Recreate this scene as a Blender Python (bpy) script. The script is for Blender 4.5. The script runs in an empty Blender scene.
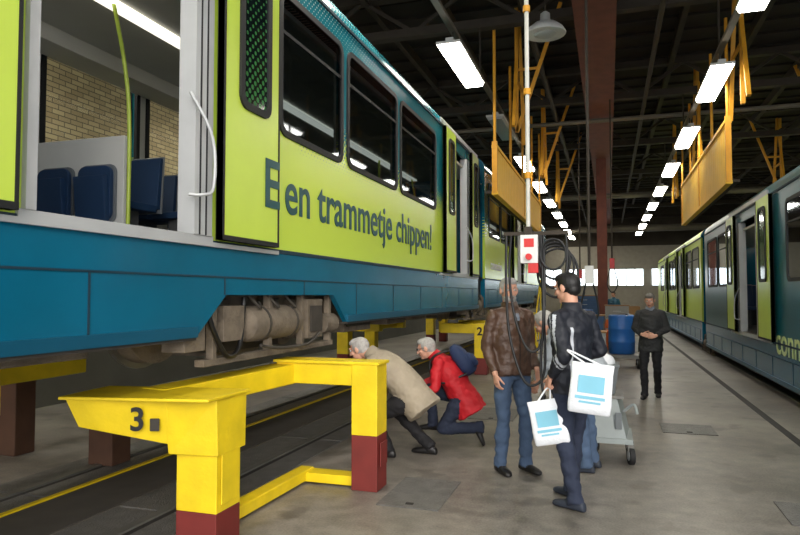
import bpy, math, random
from mathutils import Vector, Matrix, noise
from mathutils.bvhtree import BVHTree
random.seed(4)
S = bpy.context.scene
try:
    S.view_settings.view_transform = 'Standard'
except Exception:
    pass
V = Vector
# ------------------------------------------------------------------ materials
def lin(c):
    def f(v):
        v /= 255.0
        return v/12.92 if v <= 0.04045 else ((v+0.055)/1.055)**2.4
    return (f(c[0]), f(c[1]), f(c[2]), 1)
_m = {}
def M(name, col, rough=.5, metal=0., var=.15, scale=4., bump=0., emit=0., col2=None, bscale=None):
    if name in _m: return _m[name]
    m = bpy.data.materials.new(name); m.use_nodes = True
    nt = m.node_tree; b = nt.nodes['Principled BSDF']
    b.inputs['Roughness'].default_value = rough
    b.inputs['Metallic'].default_value = metal
    c = lin(col)
    if emit:
        b.inputs['Base Color'].default_value = c
        b.inputs['Emission Color'].default_value = c
        b.inputs['Emission Strength'].default_value = emit
    else:
        tc = nt.nodes.new('ShaderNodeTexCoord')
        n = nt.nodes.new('ShaderNodeTexNoise'); n.inputs['Scale'].default_value = scale
        n.inputs['Detail'].default_value = 6
        nt.links.new(tc.outputs['Object'], n.inputs['Vector'])
        r = nt.nodes.new('ShaderNodeValToRGB')
        r.color_ramp.elements[0].position = .3; r.color_ramp.elements[1].position = .7
        c2 = lin(col2) if col2 else tuple(x*(1-var) for x in c[:3])+(1,)
        r.color_ramp.elements[0].color = c2; r.color_ramp.elements[1].color = c
        nt.links.new(n.outputs['Fac'], r.inputs['Fac'])
        nt.links.new(r.outputs['Color'], b.inputs['Base Color'])
        if bump:
            n2 = nt.nodes.new('ShaderNodeTexNoise'); n2.inputs['Scale'].default_value = bscale or scale*6
            nt.links.new(tc.outputs['Object'], n2.inputs['Vector'])
            bp = nt.nodes.new('ShaderNodeBump'); bp.inputs['Strength'].default_value = bump
            bp.inputs['Distance'].default_value = .02
            nt.links.new(n2.outputs['Fac'], bp.inputs['Height'])
            nt.links.new(bp.outputs['Normal'], b.inputs['Normal'])
    _m[name] = m
    return m
def glass(name, tint, gl=.12):
    m = bpy.data.materials.new(name); m.use_nodes = True
    nt = m.node_tree; nt.nodes.clear()
    o = nt.nodes.new('ShaderNodeOutputMaterial'); mx = nt.nodes.new('ShaderNodeMixShader')
    t = nt.nodes.new('ShaderNodeBsdfTransparent'); t.inputs[0].default_value = tint
    g = nt.nodes.new('ShaderNodeBsdfGlossy'); g.inputs['Roughness'].default_value = .03
    g.inputs[0].default_value = (.8, .85, .9, 1)
    lw = nt.nodes.new('ShaderNodeLayerWeight'); lw.inputs[0].default_value = gl
    nt.links.new(lw.outputs['Fresnel'], mx.inputs[0]); nt.links.new(t.outputs[0], mx.inputs[1])
    nt.links.new(g.outputs[0], mx.inputs[2]); nt.links.new(mx.outputs[0], o.inputs[0])
    return m
class NG:
    def __init__(s, nt): s.nt = nt
    def m(s, op, a, b=None, c=None, clamp=False):
        n = s.nt.nodes.new('ShaderNodeMath'); n.operation = op; n.use_clamp = clamp
        for i, x in enumerate((a, b, c)):
            if x is None: continue
            if isinstance(x, (int, float)): n.inputs[i].default_value = x
            else: s.nt.links.new(x, n.inputs[i])
        return n.outputs[0]
    def mix(s, f, a, b):
        n = s.nt.nodes.new('ShaderNodeMix'); n.data_type = 'RGBA'
        s.nt.links.new(f, n.inputs[0]) if not isinstance(f, float) else None
        for i, x in ((6, a), (7, b)):
            if isinstance(x, tuple): n.inputs[i].default_value = x
            else: s.nt.links.new(x, n.inputs[i])
        return n.outputs[2]
LIME = (200, 224, 82); TEAL = (24, 116, 128); BLUE = (10, 102, 132)
def livery():
    m = bpy.data.materials.new('tram_livery_paint'); m.use_nodes = True
    nt = m.node_tree; g = NG(nt); b = nt.nodes['Principled BSDF']
    b.inputs['Roughness'].default_value = .24
    ge = nt.nodes.new('ShaderNodeNewGeometry'); sp = nt.nodes.new('ShaderNodeSeparateXYZ')
    nt.links.new(ge.outputs['Position'], sp.inputs[0]); y = sp.outputs[1]; z = sp.outputs[2]
    k = 15.
    u = g.m('SUBTRACT', g.m('FRACT', g.m('MULTIPLY', g.m('ADD', y, z), k)), .5)
    v = g.m('SUBTRACT', g.m('FRACT', g.m('MULTIPLY', g.m('SUBTRACT', y, z), k)), .5)
    d = g.m('SQRT', g.m('ADD', g.m('MULTIPLY', u, u), g.m('MULTIPLY', v, v)))
    off = g.m('MULTIPLY', g.m('SUBTRACT', 5.2, y, clamp=True), 1.2)
    thr = g.m('MULTIPLY', g.m('DIVIDE', g.m('SUBTRACT', g.m('SUBTRACT', z, 2.85), off), .6, clamp=True), .76)
    f = g.m('LESS_THAN', d, thr)
    thr2 = g.m('MULTIPLY', g.m('MULTIPLY', g.m('DIVIDE', g.m('SUBTRACT', z, 4.1), .6, clamp=True), g.m('DIVIDE', g.m('SUBTRACT', 8.5, y), 3., clamp=True)), .42)
    f2 = g.m('LESS_THAN', d, thr2)
    c = g.mix(f, lin(LIME), lin(TEAL)); c = g.mix(f2, c, lin((175, 214, 205)))
    nt.links.new(c, b.inputs['Base Color'])
    return m
m_livery = livery()
m_lime = M('lime_paint', LIME, .28, var=.05)
m_teal = M('teal_paint', (20, 96, 108), .28, var=.08)
m_blue = M('blue_skirt_paint', BLUE, .22, var=.22, scale=1.3)
m_blue2 = M('dark_blue_skirt_paint', (10, 82, 108), .35, var=.2, scale=2)  # darker blue for the skirt's bottom rim, reused for a jacket
m_rubber = M('black_rubber', (18, 20, 22), .6)
m_seam = M('panel_seam', (9, 48, 64), .6)
m_under = M('underframe_dirt', (124, 112, 96), .85, var=.5, scale=7, bump=.4)
m_under2 = M('dark_underframe', (64, 59, 52), .8, var=.4, scale=6)
m_steel = M('worn_steel', (130, 128, 122), .45, .5, var=.3)
m_alu = M('aluminium_trim', (190, 192, 192), .4, .2, var=.1)
m_cream = M('cream_interior', (214, 212, 200), .5, var=.06)
m_white = M('white_panel', (228, 229, 225), .5, var=.05)
m_seat = M('blue_seat', (30, 62, 100), .6)
m_seatg = M('grey_seat_shell', (120, 126, 132), .5)
m_tfloor = M('tram_floor_grey', (96, 98, 100), .7)
m_ilamp = M('tram_interior_lamp', (255, 250, 235), emit=1.6)
m_glass = glass('tinted_window_glass', (.16, .19, .20, 1), .22)
m_glassc = glass('clear_window_glass', (.8, .84, .82, 1), .1)
m_yellow = M('yellow_jack_paint', (244, 212, 28), .45, var=.2, scale=5, bump=.1)
m_yellow2 = M('orange_yellow_platform_paint', (250, 196, 44), .55, var=.1)
m_redp = M('red_oxide_base', (120, 40, 34), .6, var=.3)
m_oldp = M('brown_timber_stand', (92, 62, 44), .8, var=.3)
m_black = M('black_plastic', (16, 16, 17), .45)
# ------------------------------------------------------------------ mesh builder
class B:
    def __init__(s): s.v = []; s.f = []; s.mi = []; s.sm = []; s.mats = []
    def mid(s, m):
        if m not in s.mats: s.mats.append(m)
        return s.mats.index(m)
    def add(s, vs, fs, m, smooth=False):
        o = len(s.v); i = s.mid(m)
        s.v += [tuple(v) for v in vs]
        for f in fs:
            s.f.append(tuple(o+k for k in f)); s.mi.append(i); s.sm.append(smooth)
    def box(s, a, b, m):
        x0, x1 = sorted((a[0], b[0])); y0, y1 = sorted((a[1], b[1])); z0, z1 = sorted((a[2], b[2]))
        s.hexa([(x0,y0,z0),(x1,y0,z0),(x1,y1,z0),(x0,y1,z0),(x0,y0,z1),(x1,y0,z1),(x1,y1,z1),(x0,y1,z1)], m)
    def cbox(s, c, d, m, R=None):
        pts = []
        for z in (-.5, .5):
            for x, y in ((-.5,-.5),(.5,-.5),(.5,.5),(-.5,.5)):
                p = V((x*d[0], y*d[1], z*d[2]))
                if R: p = R @ p
                pts.append(V(c)+p)
        s.hexa(pts, m)
    def hexa(s, p, m):
        s.add(p, [(0,3,2,1),(4,5,6,7),(0,1,5,4),(1,2,6,5),(2,3,7,6),(3,0,4,7)], m)
    def bar(s, p0, p1, w, h, m):
        p0 = V(p0); p1 = V(p1); d = (p1-p0).normalized()
        up = V((0,0,1)) if abs(d.z) < .95 else V((0,1,0))
        a = d.cross(up).normalized()*w/2; b = a.cross(d).normalized()*h/2
        s.hexa([p0-a-b,p0+a-b,p1+a-b,p1-a-b,p0-a+b,p0+a+b,p1+a+b,p1-a+b], m)
    def rings(s, R, m, seg=16, caps=True, smooth=True, pw=1.):
        vs = []; n = len(R)
        for c, u, w in R:
            for i in range(seg):
                t = 2*math.pi*i/seg; cs = math.cos(t); sn = math.sin(t)
                if pw != 1: cs = math.copysign(abs(cs)**pw, cs); sn = math.copysign(abs(sn)**pw, sn)
                vs.append(c+u*cs+w*sn)
        fs = [(r*seg+i, r*seg+(i+1) % seg, (r+1)*seg+(i+1) % seg, (r+1)*seg+i) for r in range(n-1) for i in range(seg)]
        s.add(vs, fs, m, smooth)
        if caps:
            s.add(vs[:seg], [tuple(reversed(range(seg)))], m); s.add(vs[-seg:], [tuple(range(seg))], m)
    def cyl(s, p0, p1, r, m, r1=None, seg=16, smooth=True, closed=False):
        p0 = V(p0); p1 = V(p1); d = (p1-p0).normalized(); r1 = r if r1 is None else r1
        a = d.orthogonal().normalized(); b = d.cross(a)
        if closed:
            vs = []
            for p, q in ((p0, r), (p1, r1)):
                for i in range(seg):
                    t = 2*math.pi*i/seg; vs.append(p+a*q*math.cos(t)+b*q*math.sin(t))
            fs = [(i, (i+1) % seg, seg+(i+1) % seg, seg+i) for i in range(seg)]
            fs += [tuple(reversed(range(seg))), tuple(range(seg, 2*seg))]
            s.add(vs, fs, m, smooth)
        else:
            s.rings([(p0, a*r, b*r), (p1, a*r1, b*r1)], m, seg, True, smooth)
    def lathe(s, c, ax, prof, m, seg=24):
        c = V(c); ax = V(ax).normalized(); a = ax.orthogonal().normalized(); b = ax.cross(a)
        s.rings([(c+ax*h, a*r, b*r) for h, r in prof], m, seg)
    def sph(s, c, r, m, seg=14, rot=None):
        c = V(c); r = V((r, r, r)) if isinstance(r, (int, float)) else V(r)
        n = seg//2+1; vs = []
        for j in range(1, n):
            ph = math.pi*j/n
            for i in range(seg):
                t = 2*math.pi*i/seg
                p = V((r.x*math.sin(ph)*math.cos(t), r.y*math.sin(ph)*math.sin(t), r.z*math.cos(ph)))
                vs.append(p)
        vs += [V((0,0,r.z)), V((0,0,-r.z))]
        if rot: vs = [rot @ p for p in vs]
        vs = [c+p for p in vs]
        k = n-1; fs = []
        for j in range(k-1):
            for i in range(seg):
                fs.append((j*seg+i, (j+1)*seg+i, (j+1)*seg+(i+1) % seg, j*seg+(i+1) % seg))
        T = k*seg; Bo = T+1
        for i in range(seg):
            fs.append((T, i, (i+1) % seg)); fs.append((Bo, (k-1)*seg+(i+1) % seg, (k-1)*seg+i))
        s.add(vs, fs, m, True)
    def tube(s, pts, r, m, seg=8, sub=6, closed=False):
        P = [V(p) for p in pts]; Q = []
        n = len(P)
        if sub > 1 and n > 2:
            for i in range(n-1):
                p0 = P[max(i-1, 0)]; p1 = P[i]; p2 = P[i+1]; p3 = P[min(i+2, n-1)]
                for k in range(sub):
                    t = k/sub
                    Q.append(.5*((2*p1)+(p2-p0)*t+(2*p0-5*p1+4*p2-p3)*t*t+(3*p1-p0-3*p2+p3)*t**3))
            Q.append(P[-1])
        else: Q = P
        R = []; prev = None
        for i, q in enumerate(Q):
            d = (Q[min(i+1, len(Q)-1)]-Q[max(i-1, 0)]).normalized()
            a = d.orthogonal().normalized() if prev is None else (prev-d*prev.dot(d)).normalized()
            prev = a; b = d.cross(a); R.append((q, a*r, b*r))
        s.rings(R, m, seg)
    def poly(s, pts, th, m):
        n = len(pts); th = V(th); P = [V(p) for p in pts]
        s.add(P+[p+th for p in P], [tuple(range(n)), tuple(reversed(range(n, 2*n)))]+[(i, n+i, n+(i+1) % n, (i+1) % n) for i in range(n)], m)
    def done(s, name, parent=None, bevel=0, mat=None):
        me = bpy.data.meshes.new(name); me.from_pydata(s.v, [], s.f)
        for m in s.mats: me.materials.append(m)
        me.polygons.foreach_set('material_index', s.mi); me.polygons.foreach_set('use_smooth', s.sm)
        me.update()
        o = bpy.data.objects.new(name, me); S.collection.objects.link(o)
        if parent: o.parent = parent
        if mat: o.matrix_world = mat
        if bevel:
            bv = o.modifiers.new('bevel', 'BEVEL'); bv.width = bevel; bv.segments = 2; bv.limit_method = 'ANGLE'
        return o
def empty(name, loc=(0, 0, 0)):
    e = bpy.data.objects.new(name, None); e.empty_display_size = .2; S.collection.objects.link(e)
    return e
def rrect(y0, y1, z0, z1, r, n=6):
    out = []
    for cy, cz, a0 in ((y1-r, z1-r, 0), (y0+r, z1-r, 90), (y0+r, z0+r, 180), (y1-r, z0+r, 270)):
        for i in range(n+1):
            a = math.radians(a0+90*i/n); out.append((cy+r*math.cos(a), cz+r*math.sin(a)))
    return out
def text(name, s, origin, right, up, height=None, width=None, mat=None, parent=None, bold=0.0):
    cu = bpy.data.curves.new(name, 'FONT'); cu.body = s; cu.extrude = .002; cu.offset = bold
    o = bpy.data.objects.new(name, cu); S.collection.objects.link(o); cu.materials.append(mat)
    bpy.context.view_layer.update()
    d = o.dimensions.copy()
    sy = height/max(d.y, .01) if height else 1
    sx = width/max(d.x, .01) if width else sy
    if not height: sy = sx
    R = V(right).normalized(); U = V(up).normalized(); N = R.cross(U)
    mw = Matrix((( R.x*sx, U.x*sy, N.x, origin[0]), (R.y*sx, U.y*sy, N.y, origin[1]), (R.z*sx, U.z*sy, N.z, origin[2]), (0, 0, 0, 1)))
    o.matrix_world = mw
    if parent: o.parent = parent
    return o
# ------------------------------------------------------------------ hall shell
def concrete():
    m = bpy.data.materials.new('stained_concrete'); m.use_nodes = True; nt = m.node_tree
    b = nt.nodes['Principled BSDF']; g = NG(nt)
    ge = nt.nodes.new('ShaderNodeNewGeometry')
    def nz(sc, det=6):
        n = nt.nodes.new('ShaderNodeTexNoise'); n.inputs['Scale'].default_value = sc; n.inputs['Detail'].default_value = det
        nt.links.new(ge.outputs['Position'], n.inputs['Vector']); return n.outputs['Fac']
    a = nz(.6); c = nz(6.); e = nz(60., 2)
    f = g.m('ADD', g.m('MULTIPLY', a, .45), g.m('ADD', g.m('MULTIPLY', c, .35), g.m('MULTIPLY', e, .2)))
    r = nt.nodes.new('ShaderNodeValToRGB'); el = r.color_ramp.elements
    el[0].position = .40; el[0].color = lin((92, 87, 80)); el[1].position = .60; el[1].color = lin((148, 141, 131))
    nt.links.new(f, r.inputs[0])
    v = nz(2.3, 3); sp = g.m('MULTIPLY', g.m('DIVIDE', g.m('SUBTRACT', v, .58), .08, clamp=True), .45)
    col = g.mix(sp, r.outputs[0], lin((70, 65, 59)))
    nt.links.new(col, b.inputs['Base Color'])
    nt.links.new(g.m('ADD', g.m('MULTIPLY', c, .35), .26), b.inputs['Roughness'])
    return m
m_conc = concrete()
def brick():
    m = bpy.data.materials.new('yellow_brick_wall'); m.use_nodes = True; nt = m.node_tree
    b = nt.nodes['Principled BSDF']; b.inputs['Roughness'].default_value = .9
    ge = nt.nodes.new('ShaderNodeNewGeometry'); sp = nt.nodes.new('ShaderNodeSeparateXYZ'); cb = nt.nodes.new('ShaderNodeCombineXYZ')
    nt.links.new(ge.outputs['Position'], sp.inputs[0]); nt.links.new(sp.outputs[1], cb.inputs[0]); nt.links.new(sp.outputs[2], cb.inputs[1])
    t = nt.nodes.new('ShaderNodeTexBrick'); t.inputs['Scale'].default_value = 1
    t.inputs['Brick Width'].default_value = .24; t.inputs['Row Height'].default_value = .08; t.inputs['Mortar Size'].default_value = .008
    t.inputs['Color1'].default_value = lin((160, 144, 110)); t.inputs['Color2'].default_value = lin((136, 118, 88)); t.inputs['Mortar'].default_value = lin((86, 76, 60))
    nt.links.new(cb.outputs[0], t.inputs['Vector']); nt.links.new(t.outputs['Color'], b.inputs['Base Color'])
    return m
m_brick = brick()
m_deck = M('dark_roof_deck', (42, 35, 28), .9, var=.35, scale=2)
m_beam = M('dark_steel_beam', (56, 47, 36), .75, var=.3)
m_brown = M('red_brown_girder', (112, 56, 40), .65, var=.3)
m_ochre = M('ochre_strut', (222, 156, 32), .6, var=.25)
m_pipe = M('dull_pipe_paint', (112, 104, 90), .6, var=.2)
m_wallg = M('grey_wall', (168, 162, 146), .85, var=.15)
m_plinth = M('concrete_plinth', (96, 92, 85), .9, var=.25, scale=1.5)
m_darkw = M('dark_wall', (74, 67, 56), .85, var=.3, scale=1.5)
m_chq = M('steel_cover_plate', (118, 116, 112), .5, .2, var=.3, scale=9, bump=.6, bscale=70)
m_drk = M('track_channel', (84, 80, 74), .75, var=.3)
m_groove = M('rail_groove', (46, 43, 40), .75, var=.3)
YB = 47
b = B(); b.box((-8, -14, -.1), (9.5, YB, 0), m_conc); b.done('floor')
b = B(); b.box((-8, -2, 7.8), (9.5, YB, 7.95), m_deck)
for i in range(60):
    y = -2+i*.82
    b.box((-8, y, 7.74), (9.5, y+.3, 7.8), m_deck)
b.done('ceiling')
b = B(); b.box((-8.2, -2, 0), (-8, YB, 7.9), m_brick); b.box((-8, -2, 0), (-7.9, YB, 1.5), m_plinth); b.done('wall_left')
b = B(); b.box((9.5, -2, 0), (9.7, YB, 7.9), m_darkw)
b.done('wall_right')
b = B(); b.box((-8, YB, 0), (9.5, YB+.2, 5.0), m_wallg); b.box((-8, YB, 5.0), (9.5, YB+.2, 7.9), m_darkw); b.done('wall_back')
m_day = M('daylit_frosted_pane', (225, 235, 240), emit=4)
for k, x in enumerate((-4.2, -1.5, 1.2, 3.9)):
    b = B(); b.box((x-1.1, YB-.04, 2.3), (x+1.1, YB-.01, 3.4), m_day)
    for q in range(5): b.box((x-1.1+q*.55-.03, YB-.07, 2.3), (x-1.1+q*.55+.03, YB-.04, 3.4), m_wallg)
    b.box((x-1.15, YB-.07, 3.4), (x+1.15, YB, 3.48), m_wallg); b.box((x-1.15, YB-.07, 2.22), (x+1.15, YB, 2.3), m_wallg)
    b.done('window_%d' % (k+1))
b = B()
for k in range(9):
    y = 1.0+k*5.6
    b.box((-8, y-.1, 6.75), (9.5, y+.1, 6.92), m_beam); b.box((-8, y-.1, 7.55), (9.5, y+.1, 7.72), m_beam)
    x = -8; d = 1
    while x < 9.3:
        b.bar((x, y, 6.85 if d > 0 else 7.6), (x+1.1, y, 7.6 if d > 0 else 6.85), .07, .07, m_beam); x += 1.1; d = -d
for x in (-6.5, -4.6, -3.2, -1.6, 1.6, 3.2, 4.8, 6.4, 8):
    b.box((x-.06, -2, 7.5), (x+.06, YB, 7.74), m_beam)
b.done('roof_trusses')
b = B()
b.box((-.52, -2, 6.55), (.2, YB, 6.6), m_brown); b.box((-.2, -2, 6.6), (-.1, YB, 7.2), m_brown); b.box((-.52, -2, 7.2), (.2, YB, 7.25), m_brown)
b.done('roof_girder')
for k, (x, y) in enumerate(((-.19, 24.5), (-.19, 38.5))):
    b = B(); b.box((x-.17, y-.15, .02), (x+.17, y-.12, 6.55), m_brown); b.box((x-.17, y+.12, .02), (x+.17, y+.15, 6.55), m_brown)
    b.box((x-.02, y-.12, .02), (x+.02, y+.12, 6.55), m_brown); b.box((x-.26, y-.24, 0), (x+.26, y+.24, .03), m_brown)
    b.done('steel_column' if k == 0 else 'steel_column.001')
ROWS = ((-2.29, 2.0, 11, 5.5), (1.88, 4.3, 10, 5.5), (-6.7, 2, 8, 5.0), (7.4, 4, 8, 5.5))  # last two rows: unseen lamps added to brighten the side aisles
b = B(); b.cyl((-8, 18.6, 6.45), (9.5, 18.6, 6.45), .06, m_pipe); b.cyl((-8, 30, 6.0), (9.5, 30, 6.0), .12, m_pipe)
b.cyl((-8, 41, 5.6), (9.5, 41, 5.6), .2, m_pipe)
b.cyl((-1.3, -2, 6.5), (-1.3, YB, 6.5), .04, m_beam); b.cyl((.95, -2, 6.6), (.95, YB, 6.6), .05, m_beam)
for x, y0, n, zl in ROWS:
    b.box((x-.05, -1, zl+.3), (x+.05, 45, zl+.36), m_pipe)
    for k in range(9): b.cyl((x, 1+k*5.6, zl+.36), (x, 1+k*5.6, 6.8), .02, m_beam, seg=6)
b.done('ceiling_pipes')
nb_ = 0
for x, ys in ((-1.75, (13.4, 19.0, 24.6)), (2.3, (12.6, 18.4, 24.4)), (5.6, (13.4, 19, 24.6))):
    s_ = 1 if x < 0 else -1
    for y in ys:
        b = B()
        b.bar((x, y-.5, 5.0), (x, y+.4, 7.7), .07, .07, m_ochre); b.bar((x, y+1.2, 5.0), (x, y+.4, 7.7), .07, .07, m_ochre)
        b.bar((x, y-.15, 6.1), (x, y+.8, 6.1), .05, .05, m_ochre)
        if x < 0 or x > 5:
            b.bar((x, y, 5.0), (x+s_*.9, y, 7.6), .07, .07, m_ochre); b.bar((x, y, 6.3), (x+s_*.45, y, 6.3), .05, .05, m_ochre)
        b.bar((x, y, 5.0), (x, y, 7.6), .07, .07, m_ochre)
        b.done('overhead_wire_bracket' if nb_ == 0 else 'overhead_wire_bracket.%03d' % nb_); nb_ += 1
b = B()
for i in range(16):
    b.box((-3.62, -1+i*2.6, .001), (-2.86, 1.56+i*2.6, .012), m_chq)
    b.box((-5.0, -1+i*2.6, .001), (-4.36, 1.56+i*2.6, .012), m_chq)
b.box((-4.26, -2, .001), (-3.66, YB, .008), m_drk)
b.box((-4.33, -2, .002), (-4.28, YB, .016), m_yellow)
b.done('track_cover_plates')
b = B()
for x in (-3.2, -4.65, 3.2, 4.65):
    b.box((x-.035, -2, .012), (x+.035, YB, .03), m_steel)
    b.box((x+.035, -2, .0125), (x+.08, YB, .014), m_groove)
b.done('rails')
b = B(); b.box((1.95, -2, .001), (2.04, YB, .006), m_groove); b.box((2.75, -2, .001), (5.15, YB, .005), m_groove)
b.done('inspection_pit_channel')
for k, (x, y, w, l) in enumerate(((-1.5, 5.25, .5, .8), (-1.5, 9.0, .6, .9), (1.5, 5.6, .55, .55), (.9, 8.7, .6, .6), (-.6, 12, .6, .8))):
    b = B(); b.box((x-w/2, y-l/2, .001), (x+w/2, y+l/2, .009), m_chq); b.box((x-.03, y-l/2+.06, .009), (x+.03, y-l/2+.1, .014), m_groove)
    b.done('floor_hatch' if k == 0 else 'floor_hatch.%03d' % k)
# ------------------------------------------------------------------ fluorescent lights, plus added fill rows over the side aisles
m_tube = M('fluorescent_glow', (255, 250, 238), emit=22)
m_tubeoff = M('fluorescent_unlit', (150, 152, 148), .4)
m_hous = M('lamp_housing', (190, 190, 186), .5)
nl = 0
for x, y0, n, zl in ROWS:
    for k in range(n):
        y = y0+k*4.3
        if x == -2.29 and k == 3: mt = m_tubeoff
        else: mt = m_tube
        if y > 45: continue
        b = B()
        b.hexa([(x-.15,y-1,zl-.06),(x+.15,y-1,zl-.06),(x+.15,y+1,zl-.06),(x-.15,y+1,zl-.06),(x-.18,y-1,zl),(x+.18,y-1,zl),(x+.18,y+1,zl),(x-.18,y+1,zl)], mt)
        b.box((x-.19, y-1.03, zl), (x+.19, y+1.03, zl+.04), m_hous); b.box((x-.06, y-.95, zl+.04), (x+.06, y+.95, zl+.12), m_hous)
        for q in (-.7, .7): b.cyl((x, y+q, zl+.12), (x, y+q, zl+.3), .012, m_beam, seg=6)
        b.done('fluorescent_light' if nl == 0 else 'fluorescent_light.%03d' % nl); nl += 1
b = B(); c = V((-.97, 11.2, 6.1))
b.lathe(c, (0, 0, 1), [(0, .34), (.02, .35), (.1, .3), (.18, .2), (.22, .09), (.36, .08), (.4, .03)], m_hous); b.cyl(c+V((0, 0, .4)), c+V((0, 0, .66)), .015, m_beam)
b.sph(c+V((0, 0, .02)), (.2, .2, .07), m_tubeoff)
b.done('pendant_lamp')
# ------------------------------------------------------------------ roof platforms (yellow)
def platform(name, x, y0, y1, z0, z1):
    b = B()
    n = int((y1-y0)/.25); st = (y1-y0)/n
    for i in range(n):
        y = y0+st*i; q = .012
        b.hexa([(x-.02,y,z0),(x+.02,y,z0),(x+.02+q,y+st*.3,z0),(x-.02-q,y+st*.3,z0),(x-.02,y,z1),(x+.02,y,z1),(x+.02+q,y+st*.3,z1),(x-.02-q,y+st*.3,z1)], m_yellow2)
        b.box((x-.02-q, y+st*.3, z0), (x+.02+q, y+st, z1), m_yellow2)
    for z in (z0, z1): b.box((x-.06, y0-.02, z-.03), (x+.06, y1+.02, z+.03), m_yellow2)
    for y in (y0, (y0+y1)/2, y1): b.box((x-.05, y-.04, z0), (x+.05, y+.04, z1+.1), m_ochre)
    sg = 1 if x > 0 else -1
    b.box((x, y0, z0), (x+sg*.18, y1, z0+.05), m_beam)
    for i in range(5):
        y = y0+(y1-y0)*i/4
        b.cyl((x, y, z1), (x, y, 6.8), .03, m_ochre, seg=8)
    b.done(name)
platform('roof_access_platform', -2.05, 12.4, 21, 3.6, 4.5)
platform('roof_access_platform.001', 2.15, 13.2, 20.8, 3.72, 4.85)
# ------------------------------------------------------------------ trams
def wallgrid(b, X, u0, u1, y0, y1, z0, z1, holes, matf, xc=()):
    ys = sorted({y0, y1, *[h[0] for h in holes], *[h[1] for h in holes]}); ys = [y for y in ys if y0 <= y <= y1]
    zs = sorted({z0, z1, *xc, *[h[2] for h in holes], *[h[3] for h in holes]}); zs = [z for z in zs if z0 <= z <= z1]
    for i in range(len(ys)-1):
        for j in range(len(zs)-1):
            cy = (ys[i]+ys[i+1])/2; cz = (zs[j]+zs[j+1])/2
            if any(h[0] < cy < h[1] and h[2] < cz < h[3] for h in holes): continue
            b.box((X(u0), ys[i], zs[j]), (X(u1), ys[i+1], zs[j+1]), matf(cz))
def window(b, X, u, sg, y0, y1, z0, z1, gm, r=.13, fm=None):
    fm = fm or m_rubber
    o = rrect(y0, y1, z0, z1, r); i = rrect(y0+.055, y1-.055, z0+.055, z1-.055, r*.7)
    n = len(o); U0 = u; U1 = u+sg*.018
    vs = [(X(U1), y, z) for y, z in o]+[(X(U1), y, z) for y, z in i]+[(X(U0), y, z) for y, z in o]+[(X(U0-sg*.02), y, z) for y, z in i]
    fs = []
    for k in range(n):
        q = (k+1) % n
        fs += [(k, q, n+q, n+k), (k, 2*n+k, 2*n+q, q), (n+k, n+q, 3*n+q, 3*n+k)]
    b.add(vs, fs, fm)
    if gm: b.add([(X(U0+sg*.004), y, z) for y, z in i], [tuple(range(n))], gm)
def door_leaf(b, X, y0, y1, z0, z1, pm, off=.085):
    u0 = -off; u1 = -off+.05
    b.box((X(u0), y0, z0), (X(u1), y1, z1), pm)
    b.box((X(u0-.006), y0, z0), (X(u1), y1, z0+.035), m_rubber)
    for y in (y0, y1-.02): b.box((X(u0-.005), y, z0), (X(u1+.004), y+.02, z1), m_rubber)
    w = (y1-y0)
    window(b, X, u0-.001, -1, y0+w*.24, y1-w*.2, z0+.98, z1-.16, m_leafg, r=.1)
def dotglass():
    m = bpy.data.materials.new('dotted_door_glass'); m.use_nodes = True; nt = m.node_tree; g = NG(nt); b = nt.nodes['Principled BSDF']
    b.inputs['Roughness'].default_value = .08
    ge = nt.nodes.new('ShaderNodeNewGeometry'); sp = nt.nodes.new('ShaderNodeSeparateXYZ')
    nt.links.new(ge.outputs['Position'], sp.inputs[0]); y = sp.outputs[1]; z = sp.outputs[2]; k = 13.
    u = g.m('SUBTRACT', g.m('FRACT', g.m('MULTIPLY', g.m('ADD', y, z), k)), .5)
    v = g.m('SUBTRACT', g.m('FRACT', g.m('MULTIPLY', g.m('SUBTRACT', y, z), k)), .5)
    d = g.m('SQRT', g.m('ADD', g.m('MULTIPLY', u, u), g.m('MULTIPLY', v, v)))
    f = g.m('LESS_THAN', d, g.m('MULTIPLY', g.m('DIVIDE', g.m('SUBTRACT', 4.75, z), 1.8, clamp=True), .42))
    c = g.mix(f, lin((14, 26, 26)), lin((58, 110, 60)))
    nt.links.new(c, b.inputs['Base Color']); return m
m_leafg = dotglass()
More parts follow.
